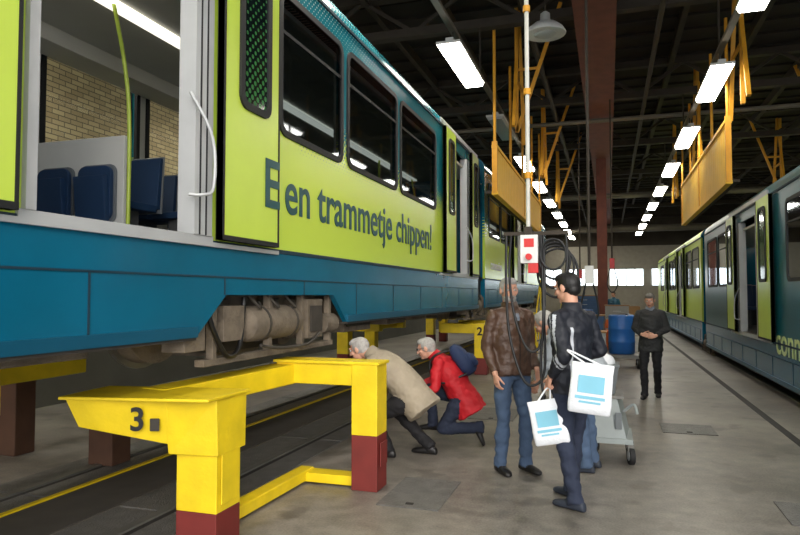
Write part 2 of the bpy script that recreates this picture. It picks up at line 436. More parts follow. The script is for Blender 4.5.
def tram(name, xs, out, zo, secs, bogies):
    root = empty(name)
    X = lambda u: xs-out*u
    W = 2.62
    for si, sec in enumerate(secs):
        y0, y1 = sec['y']; up = sec['up']; lo = sec['lo']
        wins = sec['win']; doors = sec['door']
        holes = [(a+.04, c-.04, zo+1.84+.04, zo+3.1-.04) for a, c in wins]+[(a, c, zo+.9, zo+3.12) for a, c, *_ in doors]
        skh = [(a, c, zo+.0, zo+.5) for a, c in bogies if y0 < (a+c)/2 < y1]
        b = B()
        mf = lambda z: lo if z < zo+.86 else up
        wallgrid(b, X, 0, .05, y0, y1, zo+.22, zo+3.32, holes+skh, mf, (zo+.86,))
        fh = [(a+.04, c-.04, zo+1.84+.04, zo+3.1-.04) for a, c in wins]
        wallgrid(b, X, W-.05, W, y0, y1, zo+.22, zo+3.32, fh+skh, mf, (zo+.86,))
        wallgrid(b, X, .05, .08, y0+.05, y1-.05, zo+.92, zo+2.95, holes, lambda z: m_cream, ())
        wallgrid(b, X, W-.08, W-.05, y0+.05, y1-.05, zo+.92, zo+2.95, fh, lambda z: m_cream, ())
        for h in skh:
            for ya_, s_ in ((h[0], 1), (h[1], -1)):
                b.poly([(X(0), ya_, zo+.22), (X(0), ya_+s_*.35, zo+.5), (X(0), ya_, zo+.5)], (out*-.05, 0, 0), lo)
        prof = [(0, 3.32)]+[(.26-.26*math.cos(math.radians(a)), 3.32+.28*math.sin(math.radians(a))) for a in (15, 30, 45, 60, 75, 90)]
        prof = prof+[(W-u, z) for u, z in reversed(prof)]
        n = len(prof)
        vs = [(X(u), y0, zo+z) for u, z in prof]+[(X(u), y1, zo+z) for u, z in prof]
        b.add(vs, [(i, i+1, n+i+1, n+i) for i in range(n-1)], up, True)
        b.add(vs, [tuple(range(n)), tuple(range(n, 2*n))], lo)
        for e in (y0, y1-.05): b.box((X(.05), e, zo+.3), (X(W-.05), e+.05, zo+3.32), lo)
        b.done('body_shell_%d' % si, root)
        b = B()
        b.box((X(-.012), y0, zo+.845), (X(0), y1, zo+.875), m_seam)
        b.box((X(-.008), y0, zo+.62), (X(0), y1, zo+.632), m_seam)
        b.box((X(-.02), y0, zo+3.30), (X(.0), y1, zo+3.33), m_seam)
        yy = y0+.4
        while yy < y1:
            inb = any(h[0]-.1 < yy < h[1]+.1 for h in skh)
            b.box((X(-.006), yy, zo+(.5 if inb else .23)), (X(0), yy+.012, zo+.62), m_seam); yy += 1.27
        segs = []; cur = y0
        for h in sorted(skh): segs.append((cur, h[0])); cur = h[1]
        segs.append((cur, y1))
        for a, c in segs:
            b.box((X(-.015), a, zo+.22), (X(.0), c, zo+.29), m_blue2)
            b.box((X(.0), a, zo+.2), (X(.12), c, zo+.22), m_under2)
        b.done('trim_strips_%d' % si, root)
        b = B()
        for a, c in wins:
            window(b, X, 0, -1, a, c, zo+1.84, zo+3.1, m_glass)
            window(b, X, W, 1, a, c, zo+1.84, zo+3.1, m_glassc)
            window(b, X, W-.08, -1, a, c, zo+1.82, zo+3.0, None)
            b.box((X(-.012), a+.06, zo+2.72), (X(.0), c-.06, zo+2.75), m_rubber)
        b.done('windows_%d' % si, root)
        b = B()
        for dd in doors:
            a, c = dd[:2]
            b.box((X(-.02), a-.03, zo+.86), (X(.12), c+.03, zo+.9), m_alu)
            b.box((X(-.03), a-.95, zo+.83), (X(0), c+.95, zo+.86), m_alu)
            for y, w_ in ((a, .06), (c-.2, .2)):
                b.box((X(-.03), y, zo+.9), (X(.1), y+w_, zo+3.12), m_alu)
                if w_ > .1:
                    for q in (.05, .12): b.box((X(-.035), y+q, zo+.9), (X(-.03), y+q+.012, zo+3.12), m_rubber)
            b.box((X(-.03), a-.9, zo+3.34), (X(.0), c+.9, zo+3.42), m_alu)
            for l in dd[2]: door_leaf(b, X, l[0], l[1], zo+.88, zo+3.3, m_lime)
            y = c-.16
            b.tube([(X(-.03), y-.1, zo+1.15), (X(-.11), y-.06, zo+1.15), (X(-.13), y+.02, zo+1.2), (X(-.13), y+.03, zo+1.45), (X(-.11), y-.02, zo+1.62), (X(-.03), y-.1, zo+1.82)], .011, m_alu)
        b.done('doors_%d' % si, root)
        b = B()
        b.box((X(.05), y0, zo+.8), (X(W-.05), y1, zo+.9), m_tfloor)
        b.box((X(.05), y0, zo+2.95), (X(W-.05), y1, zo+3.0), m_cream)
        b.box((X(1.25), y0+.3, zo+2.92), (X(1.4), y1-.3, zo+2.95), m_ilamp)
        b.box((X(W-.43), y0+.1, zo+2.8), (X(W-.08), y1-.1, zo+2.95), m_cream)
        yy = y0+.6
        def clear(y): return all(not (d[0]-.75 < y < d[1]+.95) for d in doors)
        while yy < y1-.6:
            for u in (.15, .62, 1.6, 2.06):
                if clear(yy):
                    b.cbox((X(u+.2), yy, zo+1.34), (.4, .42, .07), m_seat)
                    b.hexa([(X(u),yy+.2,zo+1.34),(X(u+.4),yy+.2,zo+1.34),(X(u+.4),yy+.26,zo+1.34),(X(u),yy+.26,zo+1.34),
                            (X(u+.02),yy+.28,zo+1.86),(X(u+.38),yy+.28,zo+1.86),(X(u+.38),yy+.32,zo+1.86),(X(u+.02),yy+.32,zo+1.86)], m_seat)
                    b.hexa([(X(u-.01),yy+.26,zo+1.3),(X(u+.41),yy+.26,zo+1.3),(X(u+.41),yy+.28,zo+1.3),(X(u-.01),yy+.28,zo+1.3),
                            (X(u+.01),yy+.32,zo+1.88),(X(u+.39),yy+.32,zo+1.88),(X(u+.39),yy+.34,zo+1.88),(X(u+.01),yy+.34,zo+1.88)], m_seatg)
                    b.box((X(u+.12), yy-.1, zo+.9), (X(u+.28), yy+.1, zo+1.31), m_tfloor)
            yy += .85
        for dd in doors:
            yp = dd[1]+.62
            b.box((X(1.25), yp, zo+.95), (X(2.2), yp+.04, zo+1.84), m_white)
            b.tube([(X(1.2), yp, zo+.9), (X(1.2), yp, zo+1.9), (X(1.22), yp-.04, zo+2.4), (X(1.3), yp-.1, zo+2.95)], .018, m_lime)
            for u in (1.3, 1.74):
                def sb(m_, e, y_, t_):
                    o_ = rrect(u+.02-e, u+.36+e, zo+1.12-e, zo+1.58+e, .07)
                    b.poly([(X(p), y_, q) for p, q in o_], (0, -t_, 0), m_)
                sb(m_seatg, .018, yp-.01, .025); sb(m_seat, 0, yp-.035, .04)
                b.cbox((X(u+.19), yp-.10, zo+1.30), (.31, .05, .38), m_seat, Matrix.Rotation(.1, 3, 'X'))
                b.cbox((X(u+.19), yp-.06, zo+1.08), (.22, .05, .1), m_seatg)
            b.cyl((X(1.3), dd[0]-.2, zo+.9), (X(1.3), dd[0]-.2, zo+2.95), .02, m_lime, seg=10)
        b.done('interior_%d' % si, root, bevel=.01)
        if si+1 < len(secs):
            ya = y1; yb = secs[si+1]['y'][0]; b = B()
            k = 9
            for i in range(k):
                y = ya+(yb-ya)*i/k; e = .0 if i % 2 == 0 else .05
                b.box((X(.1+e), y, zo+.5+e), (X(W-.1-e), y+(yb-ya)/k, zo+3.35-e), m_rubber)
            b.done('articulation_bellows_%d' % si, root)
    b = B()
    ya = secs[0]['y'][0]+.3; yb = secs[-1]['y'][1]-.3
    b.box((X(.25), ya, zo+.55), (X(W-.25), yb, zo+.78), m_under2)
    for u in (.35, .95, 1.6, 2.2): b.box((X(u), ya, zo+.42), (X(u+.08), yb, zo+.56), m_under)
    y = ya
    rnd = random.Random(3)
    while y < yb-1.2:
        if not any(h[0]-1 < y < h[1] for h in bogies):
            w = rnd.uniform(.5, 1.0); h = rnd.uniform(.02, .12)
            b.box((X(.18), y, zo+h+.06), (X(.75), y+w, zo+.56), m_under); b.box((X(.16), y+.05, zo+h+.12), (X(.18), y+w-.05, zo+.5), m_under2)
        y += rnd.uniform(1.0, 1.6)
    b.done('underframe', root, bevel=.01)
    for bi, (a, c) in enumerate(bogies):
        b = B(); cy = (a+c)/2-.12
        for dy in (-.95, .95):
            for u in (.55, W-.55):
                b.cyl((X(u-.06), cy+dy, zo+.35), (X(u+.07), cy+dy, zo+.35), .34, m_under, seg=28)
                b.cyl((X(u+.07), cy+dy, zo+.35), (X(u+.1), cy+dy, zo+.35), .38, m_steel, seg=28)
                b.cyl((X(u-.13), cy+dy, zo+.35), (X(u-.06), cy+dy, zo+.35), .13, m_under2, seg=16)
            b.cyl((X(.6), cy+dy, zo+.35), (X(W-.6), cy+dy, zo+.35), .07, m_under2)
        for u in (.28, W-.42):
            b.box((X(u), cy-1.35, zo+.34), (X(u+.14), cy+1.35, zo+.5), m_under)
            for dy in (-.95, .95):
                b.box((X(u-.03), cy+dy-.15, zo+.18), (X(u+.17), cy+dy+.15, zo+.52), m_under)
                b.cyl((X(u-.06), cy+dy, zo+.35), (X(u-.03), cy+dy, zo+.35), .1, m_under2, seg=18)
            for dy in (-.42, .42):
                for k in range(5): b.cyl((X(u+.07), cy+dy, zo+.46+k*.035), (X(u+.07), cy+dy, zo+.475+k*.035), .085, m_under2, seg=14)
        b.lathe((X(.14), cy-.42, zo+.27), (0, 1, 0), [(0, .02), (.015, .09), (.05, .13), (.1, .145), (.78, .145), (.83, .13), (.865, .09), (.88, .02)], m_under)
        for dy in (-.2, .28): b.cyl((X(.14), cy+dy, zo+.27), (X(.14), cy+dy+.03, zo+.27), .152, m_under2)
        b.box((X(.04), cy+.58, zo+.1), (X(.3), cy+.9, zo+.46), m_under); b.box((X(.02), cy+.62, zo+.16), (X(.04), cy+.86, zo+.4), m_under2)
        b.cyl((X(.1), cy+.95, zo+.22), (X(.1), cy+1.22, zo+.22), .1, m_under); b.box((X(.04), cy-1.25, zo+.12), (X(.22), cy-1.02, zo+.4), m_under)
        b.box((X(.05), cy-.78, zo+.16), (X(.2), cy-.5, zo+.42), m_under)
        b.tube([(X(.04), cy-1.05, zo+.5), (X(.02), cy-.95, zo+.25), (X(.04), cy-.75, zo+.06), (X(.06), cy-.55, zo+.12), (X(.08), cy-.46, zo+.48)], .02, m_black)
        b.tube([(X(.02), cy-.3, zo+.1), (X(.0), cy, zo+.06), (X(.0), cy+.5, zo+.06), (X(.03), cy+.8, zo+.14)], .014, m_under2)
        for q in range(3): b.tube([(X(.08), cy-.4+.3*q, zo+.5), (X(.02), cy-.32+.3*q, zo+.4), (X(.1), cy-.2+.3*q, zo+.44)], .012, m_under2)
        b.box((X(.06), cy-1.0, zo+.0), (X(.14), cy+1.2, zo+.05), m_under)
        for q in (-.9, -.1, .5, 1.1): b.box((X(.06), cy+q, zo+.04), (X(.12), cy+q+.05, zo+.5), m_under)
        b.box((X(.3), cy-.5, zo+.05), (X(W-.3), cy+.5, zo+.34), m_under2)
        b.box((X(.45), cy-.3, zo+.0), (X(1.1), cy+.4, zo+.2), m_under)
        b.done('bogie_%d' % bi, root, bevel=.008)
    return root
L1 = dict(y=(-4, 13.5), up=m_livery, lo=m_blue, win=[(-3.2, -1.6), (-1.4, .3), (4.79, 6.16), (6.27, 7.99), (8.1, 9.98)],
          door=[(2.33, 3.82, [(1.44, 2.24), (3.86, 4.66)]), (11.15, 12.45, [(10.35, 11.1), (12.5, 13.2)])])
L2 = dict(y=(14.3, 29), up=m_livery, lo=m_blue, win=[(14.8, 16.4), (16.6, 18.2), (21.4, 23), (23.2, 24.8), (25, 26.6)],
          door=[(19.2, 20.5, [(18.4, 19.15), (20.55, 21.3)])])
tl = tram('tram', -2.6, 1, 1.14, [L1, L2], [(3.7, 6.3), (12.4, 15.2), (24, 26.5)])
R1 = dict(y=(3, 20), up=m_teal, lo=m_blue, win=[(3.6, 5.2), (5.4, 7.0), (9.0, 11.2), (16.3, 17.6), (17.8, 19.4)],
          door=[(13.2, 15.0, [(11.9, 12.9), (15.1, 16.0)]), ])
R2 = dict(y=(20.8, 38), up=m_lime, lo=m_blue, win=[(21.2, 22.8), (23, 24.6), (27.8, 29.4), (29.6, 31.2), (34, 36)],
          door=[(25.6, 26.9, [(24.8, 25.5), (27, 27.7)]), (32.2, 33.2, [(31.5, 32.1)])])
tr = tram('tram.001', 2.6, -1, 0.0, [R1, R2], [(4.5, 7.0), (19, 21.8), (33, 35.5)])
m_dteal = M('dark_teal_lettering', (18, 78, 84), .4)
m_ylet = M('pale_lettering', (224, 234, 160), .4)
text('lettering_capital', 'E', (-2.508, 4.40, 2.33), (0, 1, 0), (0, 0, 1), height=.38, width=.23, mat=m_dteal, parent=tl, bold=.015)
text('lettering', 'en trammetje chippen!', (-2.592, 4.90, 2.34), (0, 1, 0), (0, 0, 1), height=.52, width=4.78, mat=m_dteal, parent=tl, bold=.012)
text('lettering_small', 'connexxion', (-2.592, 15.0, 2.25), (0, 1, 0), (0, 0, 1), height=.2, width=1.6, mat=m_white, parent=tl, bold=.02)
text('lettering', 'connexxion', (2.592, 12.0, .70), (0, -1, 0), (0, 0, 1), height=.42, width=3.4, mat=m_ylet, parent=tr, bold=.01)
# ------------------------------------------------------------------ jacks
root = empty('lifting_jack')
b = B(); zt = .98
b.box((-2.68, 3.62, .25), (-2.38, 3.9, zt), m_yellow); b.box((-2.68, 3.62, .013), (-2.38, 3.9, .25), m_redp)
b.box((-2.375, 3.66, .3), (-2.365, 3.86, .9), m_yellow)
b.hexa([(-3.22,3.35,.8),(-2.68,3.56,.68),(-2.68,3.92,.68),(-3.26,3.74,.8),(-3.28,3.30,zt),(-2.68,3.5,zt),(-2.68,3.93,zt),(-3.34,3.76,zt)], m_yellow)
b.hexa([(-2.7,3.56,.62),(-2.36,3.6,.62),(-2.36,3.93,.62),(-2.7,3.93,.62),(-2.7,3.5,zt+.004),(-2.36,3.58,zt+.004),(-2.36,3.94,zt+.004),(-2.7,3.94,zt+.004)], m_yellow)
b.hexa([(-3.31,3.27,zt),(-2.34,3.46,zt),(-2.34,3.96,zt),(-3.37,3.78,zt),(-3.31,3.27,zt+.02),(-2.34,3.46,zt+.02),(-2.34,3.96,zt+.02),(-3.37,3.78,zt+.02)], m_yellow)
b.cbox((-2.74, 3.475, .82), (.06, .012, .08), m_under2, Matrix.Rotation(.32, 3, 'Z'))
b.done('column_and_arm', root, bevel=.012)
b = B(); b.bar((-2.72, 5.3, .95), (-2.95, 3.72, .92), .22, .17, m_yellow); b.bar((-2.58, 5.35, .07), (-2.62, 3.85, .07), .13, .09, m_yellow)
b.done('side_beams', root, bevel=.01)
b = B(); b.box((-2.08, 5.15, .46), (-1.85, 5.4, 1.07), m_yellow); b.box((-2.08, 5.15, 0), (-1.85, 5.4, .46), m_redp)
b.box((-2.8, 5.17, .87), (-2.08, 5.38, 1.05), m_yellow); b.box((-2.82, 5.14, 1.05), (-1.83, 5.41, 1.075), m_yellow)
b.box((-2.6, 5.2, .02), (-2.08, 5.36, .1), m_yellow); b.box((-1.84, 5.19, .2), (-1.83, 5.36, .4), m_redp)
b.done('outer_column', root, bevel=.012)
e = V((-2.68+3.28, 3.5-3.30, 0)).normalized()
text('number', '3', V((-2.885, 3.42, .79))+V((.33, -.94, 0))*.012, e, (0, 0, 1), height=.15, mat=m_black, parent=root, bold=.02)
b = B(); b.box((-5.7, 3.6, .013), (-5.42, 3.9, .7), m_oldp); b.box((-5.7, 3.62, .7), (-4.5, 3.9, .98), m_yellow)
b.bar((-5.2, 3.9, .92), (-5.1, 5.3, .95), .2, .17, m_yellow); b.box((-4.78, 5.1, .013), (-4.5, 5.36, .42), m_oldp); b.box((-4.8, 5.08, .42), (-4.48, 5.38, .46), m_oldp)
b.box((-6, 5.15, .87), (-5.1, 5.4, 1.07), m_yellow); b.box((-6, 5.15, 0), (-5.75, 5.4, .87), m_oldp)
b.done('inner_stand', root, bevel=.012)
def jack(k, y, num):
    r = empty('lifting_jack.%03d' % k); b = B()
    for sx, x in ((1, -2.5), (-1, -5.55)):
        b.box((x-.13, y, .35), (x+.13, y+.28, 1.05), m_yellow); b.box((x-.13, y, 0.013), (x+.13, y+.28, .35), m_redp)
        b.box((x-sx*.13, y+.02, .85), (x-sx*.85, y+.26, 1.05), m_yellow)
        b.box((x-sx*.5, y+.28, .88), (x-sx*.7, y+1.7, 1.03), m_yellow)
        b.box((x-.13, y+1.7, .35), (x+.13, y+1.98, 1.05), m_yellow); b.box((x-.13, y+1.7, 0.013), (x+.13, y+1.98, .35), m_redp)
        b.box((x-sx*.13, y+1.72, .85), (x-sx*.85, y+1.96, 1.05), m_yellow)
    b.done('jack_frame', r, bevel=.01)
    text('number', num, (-2.57, y-.006, .82), (1, 0, 0), (0, 0, 1), height=.17, mat=m_black, parent=r, bold=.03)
jack(1, 13.2, '2'); jack(2, 20.5, '1')
# ------------------------------------------------------------------ people
def remesh(b, vox, smooth_it=3, wr=0, wrm=()):
    me = bpy.data.meshes.new('t'); me.from_pydata(b.v, [], b.f); me.update()
    o = bpy.data.objects.new('t', me); S.collection.objects.link(o)
    r = o.modifiers.new('r', 'REMESH'); r.mode = 'VOXEL'; r.voxel_size = vox; r.adaptivity = 0
    s_ = o.modifiers.new('s', 'SMOOTH'); s_.factor = .5; s_.iterations = smooth_it
    dg = bpy.context.evaluated_depsgraph_get(); ev = o.evaluated_get(dg); m2 = ev.to_mesh()
    vs = [v.co.copy() for v in m2.vertices]; fs = [tuple(p.vertices) for p in m2.polygons]; ns = [v.normal.copy() for v in m2.vertices]
    ev.to_mesh_clear(); bpy.data.objects.remove(o); bpy.data.meshes.remove(me)
    bv = BVHTree.FromPolygons([V(v) for v in b.v], b.f)
    mi = []; cs = []
    for f in fs:
        c = sum((vs[i] for i in f), V())/len(f); cs.append(c)
        h = bv.find_nearest(c); mi.append(b.mi[h[2]] if h[2] is not None else 0)
    if wr:
        wset = {b.mats.index(m) for m in wrm if m in b.mats}; use = set()
        for f, i in zip(fs, mi):
            if i in wset: use.update(f)
        for i in use:
            p = vs[i]
            vs[i] = p+ns[i]*(noise.noise(V((p.x*8, p.y*8, p.z*13)))*wr+noise.noise(p*26)*wr*.45)
    return vs, fs, mi, cs
def frame(fwd, up):
    f = V(fwd).normalized(); u = V(up); u = (u-f*u.dot(f)).normalized(); r = f.cross(u)
    return Matrix(((r.x, f.x, u.x), (r.y, f.y, u.y), (r.z, f.z, u.z)))
m_skin = M('skin', (214, 160, 134), .55, var=.08); m_lip = M('lips', (160, 88, 78), .5); m_eye = M('eye_white', (225, 222, 215), .3); m_iris = M('iris', (38, 30, 26), .2)
DEF = dict(pel=(0,0,.96), waist=(0,0,1.10), chest=(0,0,1.32), neck=(0,-.015,1.50), head=(0,.02,1.66),
  sR=(.185,-.01,1.415), eR=(.24,-.05,1.14), wR=(.235,.05,.90), sL=(-.185,-.01,1.415), eL=(-.24,-.05,1.14), wL=(-.235,.05,.90),
  hR=(.09,0,.93), kR=(.105,.03,.50), aR=(.11,-.01,.085), hL=(-.09,0,.93), kL=(-.105,.03,.50), aL=(-.11,-.01,.085),
  fR=(.12,1,0), fL=(-.12,1,0), look=(0,1,0), hup=(0,0,1), handR=(0,.25,-1), handL=(0,.25,-1), palmR=(-1,0,0), palmL=(1,0,0))
def person(name, loc, hd, P, top, pants, shoe, hair, hem=.13, beard=None, glasses=False, gird=1., curl=(.35, .35), paint=None, inner=None, scale=1., skin=None, bald=False, hemw=1., vox=.0095):
    skin = skin or m_skin
    J = {k: V(v) for k, v in {**DEF, **P}.items()}
    b = B(); g = gird
    ha = (J['hR']-J['hL']).normalized(); sa = (J['sR']-J['sL']).normalized()
    def ring(c, w, d, ax, up):
        u = (ax-up*ax.dot(up)).normalized(); return (c, u*w, up.cross(u).normalized()*d)
    u0 = (J['waist']-J['pel']).normalized(); u1 = (J['chest']-J['waist']).normalized(); u2 = (J['neck']-J['chest']).normalized()
    pel = J['pel']; wa = J['waist']; ch = J['chest']; nk = J['neck']
    b.rings([ring(pel-u0*.11, .12, .10, ha, u0), ring(pel-u0*.05, .155*g, .115*g, ha, u0), ring(pel+u0*.1, .155*g, .11*g, ha, u0)], pants, 20)
    for s in 'RL':
        h, k, a = J['h'+s], J['k'+s], J['a'+s]
        b.sph(h, .088*g, pants); mid = h.lerp(k, .45)
        b.cyl(h, mid, .09*g, pants, .08*g, closed=True); b.cyl(mid, k, .08*g, pants, .064, closed=True); b.sph(k, .066, pants)
        mc = k.lerp(a, .35); b.cyl(k, mc, .064, pants, .064, closed=True); b.cyl(mc, a, .064, pants, .054, closed=True)
        b.sph(a, .05, pants)
        dn = (a-k).normalized(); b.cyl(a-dn*.07, a+dn*.03, .054, pants, .064, closed=True)
        f = J['f'+s].normalized(); up = V((0,0,1))
        side = f.cross(up).normalized(); uu = side.cross(f).normalized()
        c0 = a-uu*.045
        R = []
        for t, w, h_ in ((-.085, .018, .018), (-.075, .032, .034), (-.03, .04, .042), (.04, .043, .037), (.1, .048, .03), (.15, .045, .025), (.185, .03, .02), (.195, .012, .01)):
            R.append((c0+f*t-uu*(.04-h_), side*w, uu*h_))
        b.rings(R, shoe, 14, pw=.8)
    rg = [ring(pel-u0*(hem+.004), .165*g*hemw, .125*g*hemw, ha, u0), ring(pel-u0*hem, .185*g*hemw, .145*g*hemw, ha, u0), ring(pel, .182*g, .142*g, ha, u0), ring(wa, .172*g, .135*g, ha.lerp(sa, .5), (u0+u1).normalized()),
          ring(wa.lerp(ch, .55), .185*g, .138*g, sa, u1), ring(ch, .195, .137, sa, (u1+u2).normalized()), ring(ch.lerp(nk, .4), .19, .125, sa, u2),
          ring(ch.lerp(nk, .7), .155, .1, sa, u2), ring(ch.lerp(nk, .88), .105, .08, sa, u2), ring(nk, .075, .07, sa, u2), ring(nk+u2*.035, .064, .064, sa, u2)]
    b.rings(rg, top, 24)
    for s in 'RL':
        sh, el, wr = J['s'+s], J['e'+s], J['w'+s]
        b.sph(sh, .068, top); b.sph(el, .055, top); cu = el.lerp(wr, .93)
        b.cyl(sh, sh.lerp(el, .5), .067, top, .062, closed=True); b.cyl(sh.lerp(el, .5), el, .062, top, .054, closed=True)
        b.cyl(el, el.lerp(wr, .4), .054, top, .051, closed=True); b.cyl(el.lerp(wr, .4), cu, .051, top, .042, closed=True)
        b.cyl(ch.lerp(nk, .72), sh, .07, top, .064, closed=True)
    vs, fs, mi, cs = remesh(b, vox, 4, .014, (top, pants))
    O = B(); O.mats = list(b.mats)
    if paint:
        for i, c in enumerate(cs):
            r = paint(c, b.mats[mi[i]])
            if r: mi[i] = O.mid(r)
    O.v = [tuple(v) for v in vs]; O.f = fs; O.mi = mi; O.sm = [True]*len(fs)
    def merge(bb, vox, it=2):
        v2, f2, m2, _ = remesh(bb, vox, it); o = len(O.v); mp = [O.mid(m) for m in bb.mats]
        O.v += [tuple(v) for v in v2]; O.f += [tuple(o+k for k in f) for f in f2]; O.mi += [mp[i] for i in m2]; O.sm += [True]*len(f2)
    H = frame(J['look'], J['hup']); hc = J['head']
    T = lambda x, y, z: hc+H @ V((x, y, z))
    b = B()
    b.sph(T(0, -.012, .028), (.074, .094, .09), skin, 20, H)
    b.sph(T(0, .022, -.035), (.058, .066, .078), skin, 18, H)
    b.sph(T(0, .062, -.093), (.026, .02, .018), skin, 12, H)
    for s in (-1, 1):
        b.sph(T(s*.038, .058, -.02), (.024, .024, .022), skin, 12, H)
        b.sph(T(s*.078, -.008, -.005), (.011, .021, .033), skin, 12, H)
        b.sph(T(s*.03, .078, .033), (.024, .012, .008), skin, 10, H)
    b.cyl(T(0, .083, .02), T(0, .103, -.024), .008, skin, .014, 10, closed=True); b.sph(T(0, .102, -.026), (.017, .015, .011), skin, 10, H)
    b.sph(T(0, .082, -.058), (.024, .012, .009), m_lip, 10, H)
    b.cyl(T(0, -.02, -.03), nk-u2*.03, .055, skin, .06, 16, closed=True)
    if hair:
        b.sph(T(0, -.026, .03), (.083, .098, .092), hair, 20, H)
        if not bald: b.sph(T(0, .015, .082), (.066, .068, .042), hair, 14, H)
        b.sph(T(0, -.055, -.02), (.066, .058, .06), hair, 14, H)
    if beard:
        b.sph(T(0, .028, -.066), (.060, .064, .052), beard, 14, H); b.sph(T(0, .088, -.046), (.026, .009, .006), beard, 10, H)
        b.sph(T(0, .086, -.059), (.02, .016, .006), m_lip, 10, H)
    merge(b, .005, 2)
    cb = B()
    c0 = nk-u2*.03; c1 = nk+u2*.05
    cb.rings([ring(c0, .088, .085, sa, u2), ring(c1, .072, .074, sa, u2), ring(c1, .06, .062, sa, u2), ring(c0, .066, .066, sa, u2)], inner or top, 20)
    def raw(bb):
        o = len(O.v); O.v += bb.v; O.f += [tuple(o+k for k in f) for f in bb.f]; O.mi += [O.mid(bb.mats[i]) for i in bb.mi]; O.sm += bb.sm
    raw(cb)
    e = B()
    for s in (-1, 1):
        e.sph(T(s*.03, .0785, .012), (.0125, .009, .008), m_eye, 10, H); e.sph(T(s*.03, .0855, .012), (.0055, .004, .0055), m_iris, 8, H)
        e.bar(T(s*.014, .09, .034), T(s*.046, .08, .036), .006, .006, hair or m_iris)
        if glasses:
            e.tube([T(s*(.03+.019*math.cos(a)), .094, .01+.015*math.sin(a)) for a in [i*math.pi/5 for i in range(11)]], .0022, m_black, 6, 2)
            e.tube([T(s*.049, .092, .014), T(s*.078, .03, .014), T(s*.082, -.01, .01)], .002, m_black, 6, 2)
    if glasses: e.tube([T(-.011, .094, .014), T(.011, .094, .014)], .002, m_black, 6, 1)
    raw(e)
    for s, sg, cl in (('R', 1, curl[0]), ('L', -1, curl[1])):
        w = J['w'+s]; d = J['hand'+s].normalized(); n = J['palm'+s]; n = (n-d*n.dot(d)).normalized()
        el = J['e'+s]
        t = d.cross(n)*(1 if s == 'R' else -1)
        b = B()
        b.cyl(w-(w-el).normalized()*.05, w+d*.015, .028, skin, .025, 12, closed=True)
        b.rings([(w, t*.024, n*.017), (w+d*.03, t*.034, n*.016), (w+d*.07, t*.041, n*.014), (w+d*.09, t*.038, n*.012)], skin, 16, pw=.8)
        for i, (off, L, r) in enumerate(((.03, .074, .0088), (.0105, .082, .0090), (-.0095, .077, .0086), (-.028, .060, .0078))):
            p = w+d*.082+t*off; a = cl*(1+.1*i); dd = d.copy()
            for q, fr in enumerate((.45, .3, .25)):
                a_ = a*(1 if q == 0 else 1.25)
                ax = d.cross(n)
                dd = (Matrix.Rotation(a_ if q else a_*.8, 3, ax) @ dd).normalized()
                pn = p+dd*L*fr
                b.cyl(p, pn, r, skin, r*.93, 8, closed=True); b.sph(pn, r*.95, skin, 8); p = pn; r *= .94
        p = w+d*.028+t*.026; tdir = (d*.75+t*.62+n*.25).normalized()
        for q, (l, r) in enumerate(((.036, .0125), (.03, .0105), (.024, .009))):
            pn = p+tdir*l; b.cyl(p, pn, r, skin, r*.88, 8, closed=True); b.sph(pn, r*.9, skin, 8); p = pn; tdir = (tdir+n*.25*cl*2+d*.15-t*.1).normalized()
        merge(b, .0038, 2)
    rz = math.atan2(hd[1], hd[0])-math.pi/2
    zmin = min(v[2] for v in O.v)
    mw = Matrix.Translation(V((loc[0], loc[1], -zmin*scale+.002))) @ Matrix.Rotation(rz, 4, 'Z') @ Matrix.Scale(scale, 4)
    o = O.done(name, mat=mw)
    return o, mw, J
m_leather = M('brown_leather', (88, 64, 50), .45, var=.3, scale=8, bump=.3)
m_jean = M('blue_jeans', (74, 94, 122), .85, var=.25, scale=6); m_djean = M('dark_navy_jeans', (38, 46, 66), .85, var=.2)
m_shoe = M('black_shoes', (26, 24, 24), .45); m_shoeb = M('navy_shoes', (46, 52, 64), .6)
m_grey = M('grey_hair', (178, 174, 168), .8, var=.3, scale=40); m_blackh = M('black_hair', (20, 18, 18), .55, scale=40)
m_dgrey = M('dark_grey_hair', (112, 106, 98), .8, var=.3, scale=40)
m_jack = M('black_sports_jacket', (27, 30, 40), .6); m_str = M('white_stripe', (190, 194, 200), .6)
m_beige = M('beige_jacket', (166, 153, 132), .75, var=.2, scale=6); m_red = M('red_jacket', (204, 26, 38), .65, var=.2, scale=6)
m_blk = M('black_trousers', (24, 23, 26), .8); m_dark = M('dark_coat', (46, 46, 46), .7, var=.3); m_pale = M('pale_jacket', (176, 184, 190), .7)
m_shirt = M('pale_shirt', (120, 128, 140), .7)
def p_leather(c, m):
    if m is m_leather and c.y > .09 and abs(c.x) < .012+max(0, c.z-1.40)*.4 and c.z > 1.38: return m_shirt
    if m is m_leather and c.y > .09 and abs(c.x) < .006: return m_black
person('man_in_brown_jacket', (-.87, 6.12), (.66, -.75), dict(
    eR=(.235,-.04,1.14), wR=(.22,.08,.91), eL=(-.235,-.06,1.15), wL=(-.2,.12,.94), look=(.25,1,-.1), kL=(-.12,.05,.5), aL=(-.14,.02,.085), aR=(.1,-.04,.085), head=(.02,.0,1.655), neck=(0,-.02,1.5)),
    m_leather, m_jean, m_shoe, m_grey, hem=.07, beard=m_grey, gird=1.05, paint=p_leather, bald=False, scale=1.015)
def p_str(c, m):
    if m is not m_jack: return None
    if c.x < -.15 and 1.0 < c.z < 1.46:
        q = c.y+.03+(1.45-c.z)*.25
        if abs(q) < .014 or abs(q-.038) < .006: return m_str
    if c.y < -.04 and abs(c.x+.12) < .010 and c.z < 1.36: return m_str
HD2 = V((-.8, .6)); loc2 = (-.28, 5.34)
